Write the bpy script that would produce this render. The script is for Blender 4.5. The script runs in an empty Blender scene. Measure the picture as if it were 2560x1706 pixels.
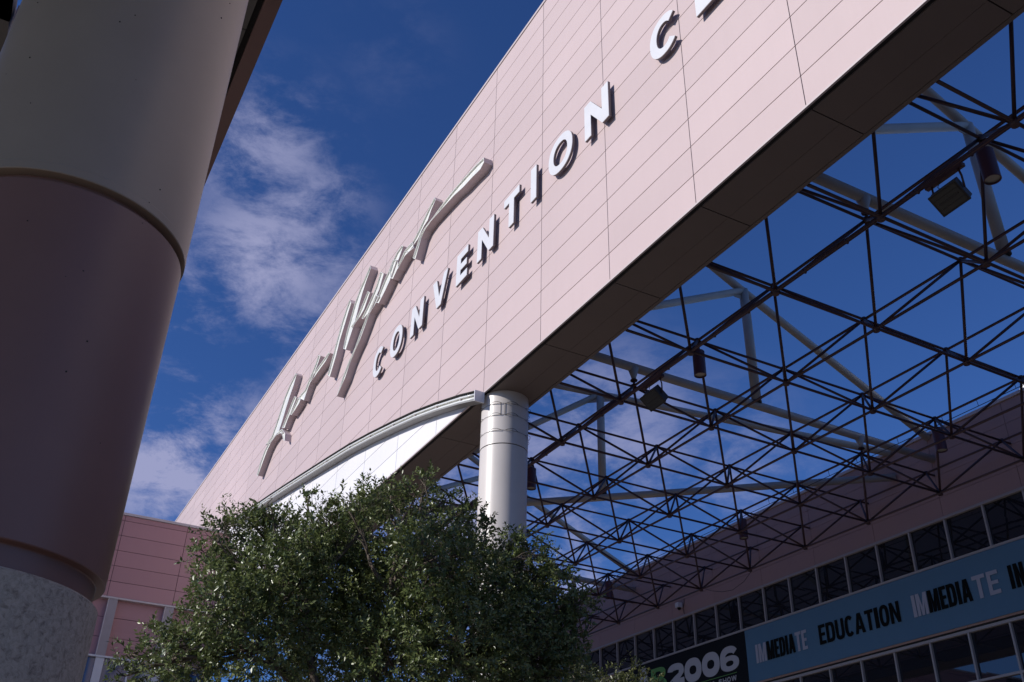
import bpy, bmesh, math, random
import numpy as np
from mathutils import Vector, Matrix

SC = bpy.context.scene
COL = SC.collection
rad = math.radians

# ------------------------------------------------------------------ camera
cam = bpy.data.objects.new('camera', bpy.data.cameras.new('camera'))
COL.objects.link(cam)
cr_ = Vector((0.87847139, -0.47723652, 0.02309387))
cu_ = Vector((-0.26379709, -0.44414951, 0.85623729))
cf_ = Vector((0.39837058, 0.75827206, 0.51606624))
cam.matrix_world = Matrix(((cr_.x, cu_.x, -cf_.x, 0), (cr_.y, cu_.y, -cf_.y, 0), (cr_.z, cu_.z, -cf_.z, 0), (0, 0, 0, 1)))
cam.data.sensor_width = 36.0
cam.data.lens = 34.324
cam.data.clip_start = 0.05
cam.data.clip_end = 2000
SC.camera = cam
GZ = -1.6                                   # ground level below the eye

# ------------------------------------------------------------------ light
SUN_DIR = Vector((1.0, -0.15, -0.5)).normalized()       # the way the light travels
sun_el = math.asin(-SUN_DIR.z)
sd = bpy.data.lights.new('sun', 'SUN')
sd.energy = 4.15
sd.angle = rad(0.5)
sd.color = (1.0, 0.955, 0.90)
sun = bpy.data.objects.new('sun', sd)
COL.objects.link(sun)
sun.rotation_euler = SUN_DIR.to_track_quat('-Z', 'Y').to_euler()
sun.location = (-30, 5, 40)

world = bpy.data.worlds.new('World')
SC.world = world
world.use_nodes = True
wn, wl = world.node_tree.nodes, world.node_tree.links
wn.clear()
w_out = wn.new('ShaderNodeOutputWorld')
w_bg = wn.new('ShaderNodeBackground')
w_sky = wn.new('ShaderNodeTexSky')
w_sky.sky_type = 'NISHITA'
w_sky.sun_disc = False
w_sky.sun_elevation = sun_el
w_sky.sun_rotation = math.atan2(-SUN_DIR.x, -SUN_DIR.y)
w_sky.altitude = 600
w_sky.air_density = 1.0
w_sky.dust_density = 0.3
w_sky.ozone_density = 2.5
SKY_STRENGTH = 0.06
w_bg.inputs[1].default_value = SKY_STRENGTH
SC.view_settings.view_transform = 'Standard'
SC.view_settings.look = 'None'
SC.view_settings.exposure = 0.0
SC.view_settings.gamma = 1.0


def wmath(op, a, b=None, c=None, clamp=False):
    n = wn.new('ShaderNodeMath')
    n.operation = op
    n.use_clamp = clamp
    for i, v in enumerate((a, b, c)):
        if v is None:
            continue
        if isinstance(v, (int, float)):
            n.inputs[i].default_value = v
        else:
            wl.new(v, n.inputs[i])
    return n.outputs[0]


# thin cirrus: soft patches of sky direction broken up by stretched noise
tc = wn.new('ShaderNodeTexCoord')
patch = None
for d, r, s in (((0.118, 0.757, 0.642), 0.13, 0.75), ((0.165, 0.783, 0.600), 0.12, 0.8), ((0.146, 0.815, 0.560), 0.13, 1.0), ((0.202, 0.800, 0.560), 0.11, 0.6),
                ((0.19, 0.83, 0.516), 0.12, 0.7), ((0.13, 0.914, 0.384), 0.15, 1.3), ((0.16, 0.92, 0.36), 0.12, 1.2), ((0.08, 0.86, 0.50), 0.13, 0.75),
                ((0.40, 0.80, 0.44), 0.22, 0.75), ((0.50, 0.75, 0.42), 0.18, 0.7), ((0.60, 0.70, 0.38), 0.16, 0.6), ((0.45, 0.85, 0.30), 0.28, 1.1),
                ((0.20, 0.65, 0.73), 0.10, 0.08), ((-0.5, 0.7, 0.5), 0.4, 0.6), ((-0.3, -0.8, 0.5), 0.5, 0.7), ((0.7, -0.5, 0.5), 0.5, 0.7)):
    vd = wn.new('ShaderNodeVectorMath')
    vd.operation = 'DISTANCE'
    wl.new(tc.outputs['Generated'], vd.inputs[0])
    vd.inputs[1].default_value = Vector(d).normalized()
    mr = wn.new('ShaderNodeMapRange')
    mr.interpolation_type = 'SMOOTHERSTEP'
    wl.new(vd.outputs['Value'], mr.inputs['Value'])
    mr.inputs['From Min'].default_value = r
    mr.inputs['From Max'].default_value = 0.0
    mr.inputs['To Max'].default_value = s
    patch = mr.outputs[0] if patch is None else wmath('MAXIMUM', patch, mr.outputs[0])


def wnoise(scale_vec, rot, scale, detail, rough, dist, loc=(0, 0, 0)):
    mp = wn.new('ShaderNodeMapping')
    mp.inputs['Scale'].default_value = scale_vec
    mp.inputs['Rotation'].default_value = rot
    mp.inputs['Location'].default_value = loc
    wl.new(tc.outputs['Generated'], mp.inputs[0])
    n = wn.new('ShaderNodeTexNoise')
    n.inputs['Scale'].default_value = scale
    n.inputs['Detail'].default_value = detail
    n.inputs['Roughness'].default_value = rough
    n.inputs['Distortion'].default_value = dist
    wl.new(mp.outputs[0], n.inputs['Vector'])
    return n.outputs[0]


n_big = wnoise((1, 1, 1.7), (0.3, 0.25, 0.0), 5.5, 3, 0.5, 0.25)
n_fine = wnoise((1, 1, 2.0), (0.5, 0.5, 0.3), 13.0, 12, 0.68, 0.2, (3, 1, 2))
shape = wmath('ADD', wmath('MULTIPLY', n_big, 0.5), wmath('MULTIPLY', n_fine, 0.68))
mr = wn.new('ShaderNodeMapRange')
mr.interpolation_type = 'SMOOTHSTEP'
wl.new(shape, mr.inputs['Value'])
mr.inputs['From Min'].default_value = 0.49
mr.inputs['From Max'].default_value = 0.73
cov = wmath('MULTIPLY', mr.outputs[0], patch, clamp=True)
cov = wmath('MULTIPLY', cov, 0.85)
tint = wn.new('ShaderNodeMix')
tint.data_type = 'RGBA'
tint.blend_type = 'MULTIPLY'
tint.inputs[0].default_value = 1.0
wl.new(w_sky.outputs[0], tint.inputs[6])
tint.inputs[7].default_value = (0.60, 0.98, 1.75, 1)
cmix = wn.new('ShaderNodeMix')
cmix.data_type = 'RGBA'
wl.new(cov, cmix.inputs[0])
wl.new(tint.outputs[2], cmix.inputs[6])
cmix.inputs[7].default_value = (6.3, 6.5, 10.0, 1)
wl.new(cmix.outputs[2], w_bg.inputs[0])
wl.new(w_bg.outputs[0], w_out.inputs[0])


# ------------------------------------------------------------------ materials
def mat(name, col, rough=0.6, metal=0.0, spec=0.5, var=0.0, vscale=3.0, bump=0.0, bscale=40.0, coat=0.0):
    m = bpy.data.materials.new(name)
    m.use_nodes = True
    nt = m.node_tree
    p = nt.nodes['Principled BSDF']
    p.inputs['Roughness'].default_value = rough
    p.inputs['Metallic'].default_value = metal
    p.inputs['Specular IOR Level'].default_value = spec
    p.inputs['Coat Weight'].default_value = coat
    p.inputs['Base Color'].default_value = (*col, 1)
    if var or bump:
        t = nt.nodes.new('ShaderNodeTexCoord')
    if var:
        n = nt.nodes.new('ShaderNodeTexNoise')
        n.inputs['Scale'].default_value = vscale
        n.inputs['Detail'].default_value = 6
        n.inputs['Roughness'].default_value = 0.6
        nt.links.new(t.outputs['Object'], n.inputs['Vector'])
        r = nt.nodes.new('ShaderNodeMapRange')
        nt.links.new(n.outputs[0], r.inputs[0])
        r.inputs[1].default_value = 0.3
        r.inputs[2].default_value = 0.7
        r.inputs[3].default_value = 1 - var
        r.inputs[4].default_value = 1 + var
        mx = nt.nodes.new('ShaderNodeMix')
        mx.data_type = 'RGBA'
        mx.blend_type = 'MULTIPLY'
        mx.inputs[0].default_value = 1
        mx.inputs[6].default_value = (*col, 1)
        nt.links.new(r.outputs[0], mx.inputs[7])
        nt.links.new(mx.outputs[2], p.inputs['Base Color'])
    if bump:
        n2 = nt.nodes.new('ShaderNodeTexNoise')
        n2.inputs['Scale'].default_value = bscale
        n2.inputs['Detail'].default_value = 5
        nt.links.new(t.outputs['Object'], n2.inputs['Vector'])
        b = nt.nodes.new('ShaderNodeBump')
        b.inputs['Strength'].default_value = bump
        b.inputs['Distance'].default_value = 0.01
        nt.links.new(n2.outputs[0], b.inputs['Height'])
        nt.links.new(b.outputs[0], p.inputs['Normal'])
    return m


def node(nt, kind, **inp):
    n = nt.nodes.new(kind)
    return n


def panel_mat(name, col, u_axis, pitch_u, off_u, pitch_v, off_v, rough=0.5, arc=None, amount=0.035, bumpy=0.05):
    """sheet-metal cladding: every panel a hair lighter or darker than its neighbour, faint rain streaks and oil canning"""
    m = bpy.data.materials.new(name)
    m.use_nodes = True
    nt = m.node_tree
    L = nt.links
    p = nt.nodes['Principled BSDF']
    p.inputs['Roughness'].default_value = rough
    p.inputs['Specular IOR Level'].default_value = 0.4
    t = nt.nodes.new('ShaderNodeTexCoord')
    s = nt.nodes.new('ShaderNodeSeparateXYZ')
    L.new(t.outputs['Object'], s.inputs[0])

    def M(op, a, b=None, clamp=False):
        n = nt.nodes.new('ShaderNodeMath')
        n.operation = op
        n.use_clamp = clamp
        for i, v in enumerate((a, b)):
            if v is None:
                continue
            if isinstance(v, (int, float)):
                n.inputs[i].default_value = v
            else:
                L.new(v, n.inputs[i])
        return n.outputs[0]
    U = s.outputs[u_axis]
    Z = s.outputs[2]
    cu = M('FLOOR', M('DIVIDE', M('SUBTRACT', U, off_u), pitch_u))
    cv = M('FLOOR', M('DIVIDE', M('SUBTRACT', Z, off_v), pitch_v))
    cb = nt.nodes.new('ShaderNodeCombineXYZ')
    L.new(cu, cb.inputs[0])
    L.new(cv, cb.inputs[1])
    wn_ = nt.nodes.new('ShaderNodeTexWhiteNoise')
    wn_.noise_dimensions = '2D'
    L.new(cb.outputs[0], wn_.inputs['Vector'])
    streak = nt.nodes.new('ShaderNodeTexNoise')
    mp = nt.nodes.new('ShaderNodeMapping')
    mp.inputs['Scale'].default_value = (6, 6, 0.5)
    L.new(t.outputs['Object'], mp.inputs[0])
    L.new(mp.outputs[0], streak.inputs['Vector'])
    streak.inputs['Scale'].default_value = 0.8
    streak.inputs['Detail'].default_value = 7
    streak.inputs['Roughness'].default_value = 0.65
    big = nt.nodes.new('ShaderNodeTexNoise')
    big.inputs['Scale'].default_value = 0.25
    big.inputs['Detail'].default_value = 3
    L.new(t.outputs['Object'], big.inputs['Vector'])
    f = M('ADD', 1.0, M('MULTIPLY', M('SUBTRACT', wn_.outputs['Value'], 0.5), amount * 1.5))
    f = M('ADD', f, M('MULTIPLY', M('SUBTRACT', streak.outputs[0], 0.5), amount * 1.2))
    f = M('ADD', f, M('MULTIPLY', M('SUBTRACT', big.outputs[0], 0.5), amount * 2.5))
    mx = nt.nodes.new('ShaderNodeMix')
    mx.data_type = 'RGBA'
    mx.blend_type = 'MULTIPLY'
    mx.inputs[0].default_value = 1
    mx.inputs[6].default_value = (*col, 1)
    if arc:
        u = M('SUBTRACT', U, 20.0)
        zz = M('ADD', M('ADD', arc[0], M('MULTIPLY', u, arc[1])), M('MULTIPLY', M('MULTIPLY', u, u), arc[2]))
        below = M('MULTIPLY', M('LESS_THAN', Z, zz), M('GREATER_THAN', U, 20.4))
        cm = nt.nodes.new('ShaderNodeMix')
        cm.data_type = 'RGBA'
        L.new(below, cm.inputs[0])
        cm.inputs[6].default_value = (*col, 1)
        cm.inputs[7].default_value = (0.80, 0.78, 0.79, 1)
        L.new(cm.outputs[2], mx.inputs[6])
    L.new(f, mx.inputs[7])
    L.new(mx.outputs[2], p.inputs['Base Color'])
    bn = nt.nodes.new('ShaderNodeTexNoise')
    bn.inputs['Scale'].default_value = 0.9
    bn.inputs['Detail'].default_value = 2
    L.new(t.outputs['Object'], bn.inputs['Vector'])
    bp = nt.nodes.new('ShaderNodeBump')
    bp.inputs['Strength'].default_value = bumpy
    bp.inputs['Distance'].default_value = 0.05
    L.new(bn.outputs[0], bp.inputs['Height'])
    L.new(bp.outputs[0], p.inputs['Normal'])
    return m


ARC = (12.10, 0.2395, -0.001735)
PINK = (0.560, 0.438, 0.425)
DPINK = (0.43, 0.222, 0.225)
M_ = dict(
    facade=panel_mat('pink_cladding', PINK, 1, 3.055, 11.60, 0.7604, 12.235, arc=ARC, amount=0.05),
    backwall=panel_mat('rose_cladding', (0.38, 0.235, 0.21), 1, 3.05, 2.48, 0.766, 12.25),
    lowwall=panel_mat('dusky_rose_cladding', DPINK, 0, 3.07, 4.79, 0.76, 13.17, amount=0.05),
    gap=mat('dark_joint', (0.03, 0.027, 0.027), 0.9),
    soffit=mat('soffit_panel', (0.165, 0.13, 0.112), 0.65, var=0.05, vscale=0.7),
    coping=mat('pale_coping', (0.55, 0.47, 0.46), 0.5),
    white=mat('white_enamel', (0.80, 0.80, 0.82), 0.35, var=0.03, vscale=2),
    letter=mat('letter_face_enamel', (0.72, 0.71, 0.72), 0.3, var=0.04, vscale=2),
    lettershade=mat('letter_return_shade', (0.13, 0.105, 0.11), 0.5),  # sides coloured dark to stand in for the letters' shade and shadow
    signside=mat('sign_return', (0.52, 0.44, 0.45), 0.45, var=0.04),
    liner=mat('sign_liner', (0.82, 0.81, 0.75), 0.25, var=0.08, vscale=5),
    tubeglass=mat('neon_tube', (0.85, 0.85, 0.82), 0.1, spec=0.8),
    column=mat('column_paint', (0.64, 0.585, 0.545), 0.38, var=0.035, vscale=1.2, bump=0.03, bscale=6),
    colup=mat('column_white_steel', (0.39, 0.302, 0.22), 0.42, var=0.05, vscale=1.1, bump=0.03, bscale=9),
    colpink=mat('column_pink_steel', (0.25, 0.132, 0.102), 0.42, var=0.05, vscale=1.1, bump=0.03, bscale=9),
    wire=mat('wire', (0.05, 0.045, 0.04), 0.5, metal=0.6),
    maroon=mat('maroon_steel', (0.050, 0.022, 0.026), 0.5, var=0.1),
    maroon2=mat('maroon_lamp_body', (0.075, 0.03, 0.045), 0.45),
    tube=mat('cream_tube', (0.40, 0.37, 0.33), 0.5, var=0.08, vscale=1.5),
    lens=mat('lamp_glass', (0.025, 0.022, 0.018), 0.3, spec=0.7),
    undershade=mat('channel_underside_shade', (0.30, 0.29, 0.28), 0.6),  # grey stands in for the shade under the white channel
    spotlens=mat('spot_glass', (0.30, 0.29, 0.24), 0.2, spec=0.7),
    lampdark=mat('lamp_housing', (0.028, 0.022, 0.02), 0.5),
    frame=mat('window_frame', (0.34, 0.30, 0.30), 0.4),
    wframe=mat('white_window_frame', (0.62, 0.60, 0.62), 0.4),
    glass=mat('dark_glass', (0.012, 0.013, 0.018), 0.015, spec=0.9, coat=0.0),
    bglass=mat('blue_glass', (0.03, 0.06, 0.14), 0.03, spec=0.9),
    pier=mat('pale_pier', (0.33, 0.28, 0.285), 0.5, var=0.05),
    blue=mat('banner_blue', (0.072, 0.155, 0.25), 0.6, var=0.04, vscale=0.5, bump=0.08, bscale=1.2),
    black=mat('banner_black', (0.004, 0.0035, 0.005), 0.7, spec=0.2, bump=0.08, bscale=1.2),
    ink=mat('black_ink', (0.003, 0.003, 0.003), 0.8, spec=0.15),
    greyink=mat('grey_ink', (0.34, 0.33, 0.40), 0.5),
    paleink=mat('pale_grey_ink', (0.42, 0.40, 0.43), 0.5),
    green=mat('green_ink', (0.10, 0.26, 0.05), 0.5),
    canopy=mat('brown_fascia', (0.20, 0.115, 0.10), 0.55, var=0.05),
    deck=mat('canopy_deck', (0.12, 0.11, 0.10), 0.6, var=0.06),
    concrete=mat('plaza_concrete', (0.21, 0.18, 0.155), 0.85, var=0.12, vscale=0.4),
    bark=mat('bark', (0.12, 0.095, 0.075), 0.9, var=0.25, vscale=12, bump=0.6, bscale=30),
)


def stone_mat():
    m = bpy.data.materials.new('pitted_stone')
    m.use_nodes = True
    nt = m.node_tree
    L = nt.links
    p = nt.nodes['Principled BSDF']
    p.inputs['Roughness'].default_value = 0.75
    t = nt.nodes.new('ShaderNodeTexCoord')
    n1 = nt.nodes.new('ShaderNodeTexNoise')
    n1.inputs['Scale'].default_value = 24
    n1.inputs['Detail'].default_value = 9
    n1.inputs['Roughness'].default_value = 0.7
    n1.inputs['Distortion'].default_value = 0.6
    L.new(t.outputs['Object'], n1.inputs['Vector'])
    vor = nt.nodes.new('ShaderNodeTexVoronoi')
    vor.feature = 'DISTANCE_TO_EDGE'
    vor.inputs['Scale'].default_value = 14
    mxv = nt.nodes.new('ShaderNodeMix')
    mxv.data_type = 'VECTOR'
    mxv.inputs[0].default_value = 0.12
    L.new(t.outputs['Object'], mxv.inputs[4])
    L.new(n1.outputs['Color'], mxv.inputs[5])
    L.new(mxv.outputs[1], vor.inputs['Vector'])
    r = nt.nodes.new('ShaderNodeValToRGB')
    e = r.color_ramp.elements
    e[0].position = 0.30
    e[0].color = (0.17, 0.135, 0.10, 1)
    e[1].position = 0.62
    e[1].color = (0.54, 0.46, 0.365, 1)
    x = e.new(0.46)
    x.color = (0.46, 0.385, 0.30, 1)
    L.new(n1.outputs[0], r.inputs[0])
    r2 = nt.nodes.new('ShaderNodeMapRange')
    L.new(vor.outputs['Distance'], r2.inputs[0])
    r2.inputs[1].default_value = 0.0
    r2.inputs[2].default_value = 0.09
    r2.inputs[3].default_value = 0.80
    r2.inputs[4].default_value = 1.0
    mx = nt.nodes.new('ShaderNodeMix')
    mx.data_type = 'RGBA'
    mx.blend_type = 'MULTIPLY'
    mx.inputs[0].default_value = 1
    L.new(r.outputs[0], mx.inputs[6])
    L.new(r2.outputs[0], mx.inputs[7])
    L.new(mx.outputs[2], p.inputs['Base Color'])
    b = nt.nodes.new('ShaderNodeBump')
    b.inputs['Strength'].default_value = 0.5
    b.inputs['Distance'].default_value = 0.02
    L.new(n1.outputs[0], b.inputs['Height'])
    L.new(b.outputs[0], p.inputs['Normal'])
    return m


def leaf_mat(name, dark, light):
    m = bpy.data.materials.new(name)
    m.use_nodes = True
    nt = m.node_tree
    L = nt.links
    p = nt.nodes['Principled BSDF']
    a = nt.nodes.new('ShaderNodeAttribute')
    a.attribute_name = 'tone'
    mx = nt.nodes.new('ShaderNodeMix')
    mx.data_type = 'RGBA'
    L.new(a.outputs['Fac'], mx.inputs[0])
    mx.inputs[6].default_value = (*dark, 1)
    mx.inputs[7].default_value = (*light, 1)
    L.new(mx.outputs[2], p.inputs['Base Color'])
    p.inputs['Roughness'].default_value = 0.34
    p.inputs['Specular IOR Level'].default_value = 0.55
    tr = nt.nodes.new('ShaderNodeBsdfTranslucent')
    L.new(mx.outputs[2], tr.inputs[0])
    ms = nt.nodes.new('ShaderNodeMixShader')
    ms.inputs[0].default_value = 0.24
    L.new(p.outputs[0], ms.inputs[1])
    L.new(tr.outputs[0], ms.inputs[2])
    L.new(ms.outputs[0], nt.nodes['Material Output'].inputs[0])
    return m


M_['stone'] = stone_mat()
M_['leaf'] = leaf_mat('oak_leaf', (0.078, 0.112, 0.036), (0.23, 0.268, 0.095))
M_['leaf2'] = leaf_mat('bush_leaf', (0.05, 0.065, 0.018), (0.16, 0.165, 0.055))


# ------------------------------------------------------------------ helpers
def tag(o, label=None, cat=None, group=None, kind=None):
    if label:
        o['label'] = label
    if cat:
        o['category'] = cat
    if group:
        o['group'] = group
    if kind:
        o['kind'] = kind
    return o


def empty(name, loc, label, cat, group=None):
    o = bpy.data.objects.new(name, None)
    COL.objects.link(o)
    o.location = loc
    o.empty_display_size = 0.3
    return tag(o, label, cat, group)


class MB:
    def __init__(s):
        s.v, s.f, s.sm = [], [], []

    def add(s, vs, fs, smooth=False):
        b = len(s.v)
        s.v += [tuple(v) for v in vs]
        s.f += [tuple(i + b for i in f) for f in fs]
        s.sm += [smooth] * len(fs)
        return s

    def box(s, x0, x1, y0, y1, z0, z1):
        return s.add([(x0, y0, z0), (x1, y0, z0), (x1, y1, z0), (x0, y1, z0), (x0, y0, z1), (x1, y0, z1), (x1, y1, z1), (x0, y1, z1)],
                     [(0, 3, 2, 1), (4, 5, 6, 7), (0, 1, 5, 4), (1, 2, 6, 5), (2, 3, 7, 6), (3, 0, 4, 7)])

    def obox(s, c, ax, hx, ay, hy, az, hz):
        c, ax, ay, az = Vector(c), Vector(ax), Vector(ay), Vector(az)
        vs = [c + ax * hx * i + ay * hy * j + az * hz * k for k in (-1, 1) for (i, j) in ((-1, -1), (1, -1), (1, 1), (-1, 1))]
        return s.add(vs, [(0, 3, 2, 1), (4, 5, 6, 7), (0, 1, 5, 4), (1, 2, 6, 5), (2, 3, 7, 6), (3, 0, 4, 7)])

    def tube(s, pts, r, n=10, caps=True):
        pts = [Vector(p) for p in pts]
        rs = r if isinstance(r, (list, tuple)) else [r] * len(pts)
        t = (pts[1] - pts[0]).normalized()
        a = t.orthogonal().normalized()
        vs, fs = [], []
        for i, p in enumerate(pts):
            t = (pts[min(i + 1, len(pts) - 1)] - pts[max(i - 1, 0)]).normalized()
            a = (a - t * a.dot(t)).normalized()
            b = t.cross(a)
            for k in range(n):
                q = 2 * math.pi * k / n
                vs.append(p + (a * math.cos(q) + b * math.sin(q)) * rs[i])
        for i in range(len(pts) - 1):
            for k in range(n):
                fs.append((i * n + k, i * n + (k + 1) % n, (i + 1) * n + (k + 1) % n, (i + 1) * n + k))
        s.add(vs, fs, True)
        if caps:
            b = len(s.v) - len(vs)
            s.f += [tuple(b + k for k in range(n - 1, -1, -1)), tuple(b + (len(pts) - 1) * n + k for k in range(n))]
            s.sm += [False, False]
        return s

    def lathe(s, cx, cy, prof, n=96):
        """prof: list of (r, z); sharp corners are kept by doubling points"""
        for (r0, z0), (r1, z1) in zip(prof, prof[1:]):
            vs = [(cx + r0 * math.cos(2 * math.pi * k / n), cy + r0 * math.sin(2 * math.pi * k / n), z0) for k in range(n)]
            vs += [(cx + r1 * math.cos(2 * math.pi * k / n), cy + r1 * math.sin(2 * math.pi * k / n), z1) for k in range(n)]
            s.add(vs, [(k, (k + 1) % n, n + (k + 1) % n, n + k) for k in range(n)], True)
        return s

    def ball(s, c, r, n=8, m=6):
        c = Vector(c)
        vs = [c + Vector((0, 0, r))]
        for j in range(1, m):
            for k in range(n):
                a, b = math.pi * j / m, 2 * math.pi * k / n
                vs.append(c + Vector((math.sin(a) * math.cos(b), math.sin(a) * math.sin(b), math.cos(a))) * r)
        vs.append(c - Vector((0, 0, r)))
        fs = [(0, 1 + k, 1 + (k + 1) % n) for k in range(n)]
        for j in range(m - 2):
            fs += [(1 + j * n + k, 1 + (j + 1) * n + k, 1 + (j + 1) * n + (k + 1) % n, 1 + j * n + (k + 1) % n) for k in range(n)]
        e = len(vs) - 1
        fs += [(e, 1 + (m - 2) * n + (k + 1) % n, 1 + (m - 2) * n + k) for k in range(n)]
        return s.add(vs, fs, True)

    def build(s, name, material, parent=None, bevel=0.0):
        me = bpy.data.meshes.new(name)
        me.from_pydata(s.v, [], s.f)
        me.polygons.foreach_set('use_smooth', s.sm)
        me.materials.append(M_[material] if isinstance(material, str) else material)
        o = bpy.data.objects.new(name, me)
        COL.objects.link(o)
        if parent:
            attach(o, parent)
        if bevel:
            b = o.modifiers.new('edge', 'BEVEL')
            b.width = bevel
            b.segments = 2
            b.limit_method = 'ANGLE'
            b.angle_limit = rad(50)
        return o


def attach(o, parent):
    o.parent = parent
    if parent.parent is None:               # parts are modelled in world space under a placed thing
        o.matrix_parent_inverse = Matrix.Translation(-Vector(parent.location))


def copy_thing(o, delta, label=None, group=None, parent=None):
    c = o.copy()
    COL.objects.link(c)
    if parent is None:
        c.location = Vector(o.location) + Vector(delta)
        if label:
            c['label'] = label
        if group:
            c['group'] = group
    else:
        c.parent = parent
        c.matrix_parent_inverse = o.matrix_parent_inverse.copy()
    for ch in list(o.children):
        copy_thing(ch, delta, parent=c)
    return c

# ================================================================== setting: ground
tag(MB().box(-150, 150, -120, 180, GZ - 0.3, GZ).build('plaza', 'concrete'), kind='structure')

# ================================================================== sunlit entrance facade
D1 = 10.09
ZB, ZT = 12.235, 24.40
fac = empty('entrance_facade', (10.8, 30, ZB), 'tall sunlit pink panelled fascia wall carrying the big white lettering', 'building wall')
CY0, PW, PH = 11.60, 3.055, (24.40 - 12.235) / 16
pm = MB()
for k in range(-6, 20):
    for r in range(16):
        y0, z0 = CY0 + k * PW, ZB + r * PH
        zz0 = z0 + 0.010 if r else z0 + 0.055
        pm.box(D1, D1 + 0.04, y0 + 0.010, y0 + PW - 0.010, zz0, z0 + PH - 0.010)
pm.build('cladding_panels', 'facade', fac)
Y0F, Y1F = CY0 - 6 * PW, CY0 + 20 * PW
MB().box(D1 + 0.030, 11.50, Y0F + 0.02, Y1F - 0.02, ZB + 0.05, ZT - 0.02).build('backing', 'gap', fac)
MB().box(D1 - 0.012, D1 + 0.03, Y0F, Y1F, ZB, ZB + 0.045).build('bottom_trim', 'coping', fac)
MB().box(D1 - 0.03, 11.56, Y0F, Y1F, ZT + 0.002, ZT + 0.10).build('coping', 'coping', fac)
sf = MB()
for k in range(-6, 20):
    y0 = CY0 + k * PW
    sf.box(D1 + 0.14, D1 + 0.80, y0 + 0.012, y0 + PW - 0.012, ZB + 0.012, ZB + 0.045)
    sf.box(D1 + 0.806, 11.44, y0 + 0.012, y0 + PW - 0.012, ZB + 0.012, ZB + 0.045)
sf.build('soffit', 'soffit', fac)
MB().box(11.455, 11.535, Y0F, Y1F, ZB, ZB + 0.5).build('inner_edge_trim', 'soffit', fac)
MB().box(11.505, 11.53, Y0F + 0.02, Y1F - 0.02, ZB + 0.51, ZT - 0.03).build('rear_cladding', 'backwall', fac)

# ---- arched neon channel over the white field
arcY = [20.72, 21.7, 23.34, 25.0, 26.83, 29.0, 31.12, 33.8, 36.44, 39.2, 41.82, 44.3, 46.69, 49.0]
arcZ = [12.23, 12.56, 13.05, 13.5, 13.93, 14.41, 14.84, 15.3, 15.74, 16.2, 16.62, 17.0, 17.38, 17.72]
ac = empty('arched_light_channel', (D1, 20.3, 12.1), 'white arched neon light channel curving up across the pink facade from the round column', 'light channel')
XA = 9.80


def arc_strip(x0, x1, lo, hi, name, mtl):
    b = MB()
    vs = []
    for y, z in zip(arcY, arcZ):
        vs += [(x0, y, z + lo), (x1, y, z + lo), (x1, y, z + hi), (x0, y, z + hi)]
    fs = []
    for i in range(len(arcY) - 1):
        for q in range(4):
            fs.append((i * 4 + q, i * 4 + (q + 1) % 4, i * 4 + 4 + (q + 1) % 4, i * 4 + 4 + q))
    fs += [(3, 2, 1, 0), tuple(len(vs) - 4 + q for q in range(4))]
    b.add(vs, fs)
    return b.build(name, mtl, ac)


arc_strip(XA, D1 - 0.004, -0.018, 0.0, 'top_flange', 'gap')
arc_strip(XA, D1 - 0.004, -0.30, -0.27, 'bottom_flange', 'undershade')
arc_strip(XA + 0.09, D1 - 0.006, -0.268, -0.027, 'channel_back', 'liner')
for q, dz in enumerate((-0.085, -0.205)):
    MB().tube([(XA + 0.045, y + 0.05, z + dz) for y, z in zip(arcY, arcZ)], 0.028, 8).build('neon_tube', 'tubeglass', ac)
for i in range(1, len(arcY)):
    MB().box(XA + 0.035, XA + 0.088, arcY[i] - 0.02, arcY[i] + 0.02, arcZ[i] - 0.24, arcZ[i] - 0.06).build('tube_bracket', 'coping', ac)
MB().box(XA - 0.004, D1 - 0.003, 20.685, 20.718, arcZ[0] - 0.31, arcZ[0] + 0.01).build('end_cap', 'white', ac)

# ================================================================== sign letters
EX, EY, EZ = Vector((0, -1, 0)), Vector((0, 0, 1)), Vector((-1, 0, 0))


def sarc(cx, cy, rx, ry, a0, a1, n=24, e=2.0):
    out = []
    for i in range(n + 1):
        a = rad(a0 + (a1 - a0) * i / n)
        c, s = math.cos(a), math.sin(a)
        out.append((cx + rx * math.copysign(abs(c) ** (2 / e), c), cy + ry * math.copysign(abs(s) ** (2 / e), s)))
    return out


def ribbon(path, t):
    """closed outline round an open path"""
    L_, R_ = [], []
    for i, p in enumerate(path):
        a, b = path[max(i - 1, 0)], path[min(i + 1, len(path) - 1)]
        dx, dy = b[0] - a[0], b[1] - a[1]
        d = math.hypot(dx, dy) or 1
        nx, ny = -dy / d, dx / d
        tt = t[i] if isinstance(t, list) else t
        L_.append((p[0] + nx * tt / 2, p[1] + ny * tt / 2))
        R_.append((p[0] - nx * tt / 2, p[1] - ny * tt / 2))
    return L_ + R_[::-1]


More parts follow.
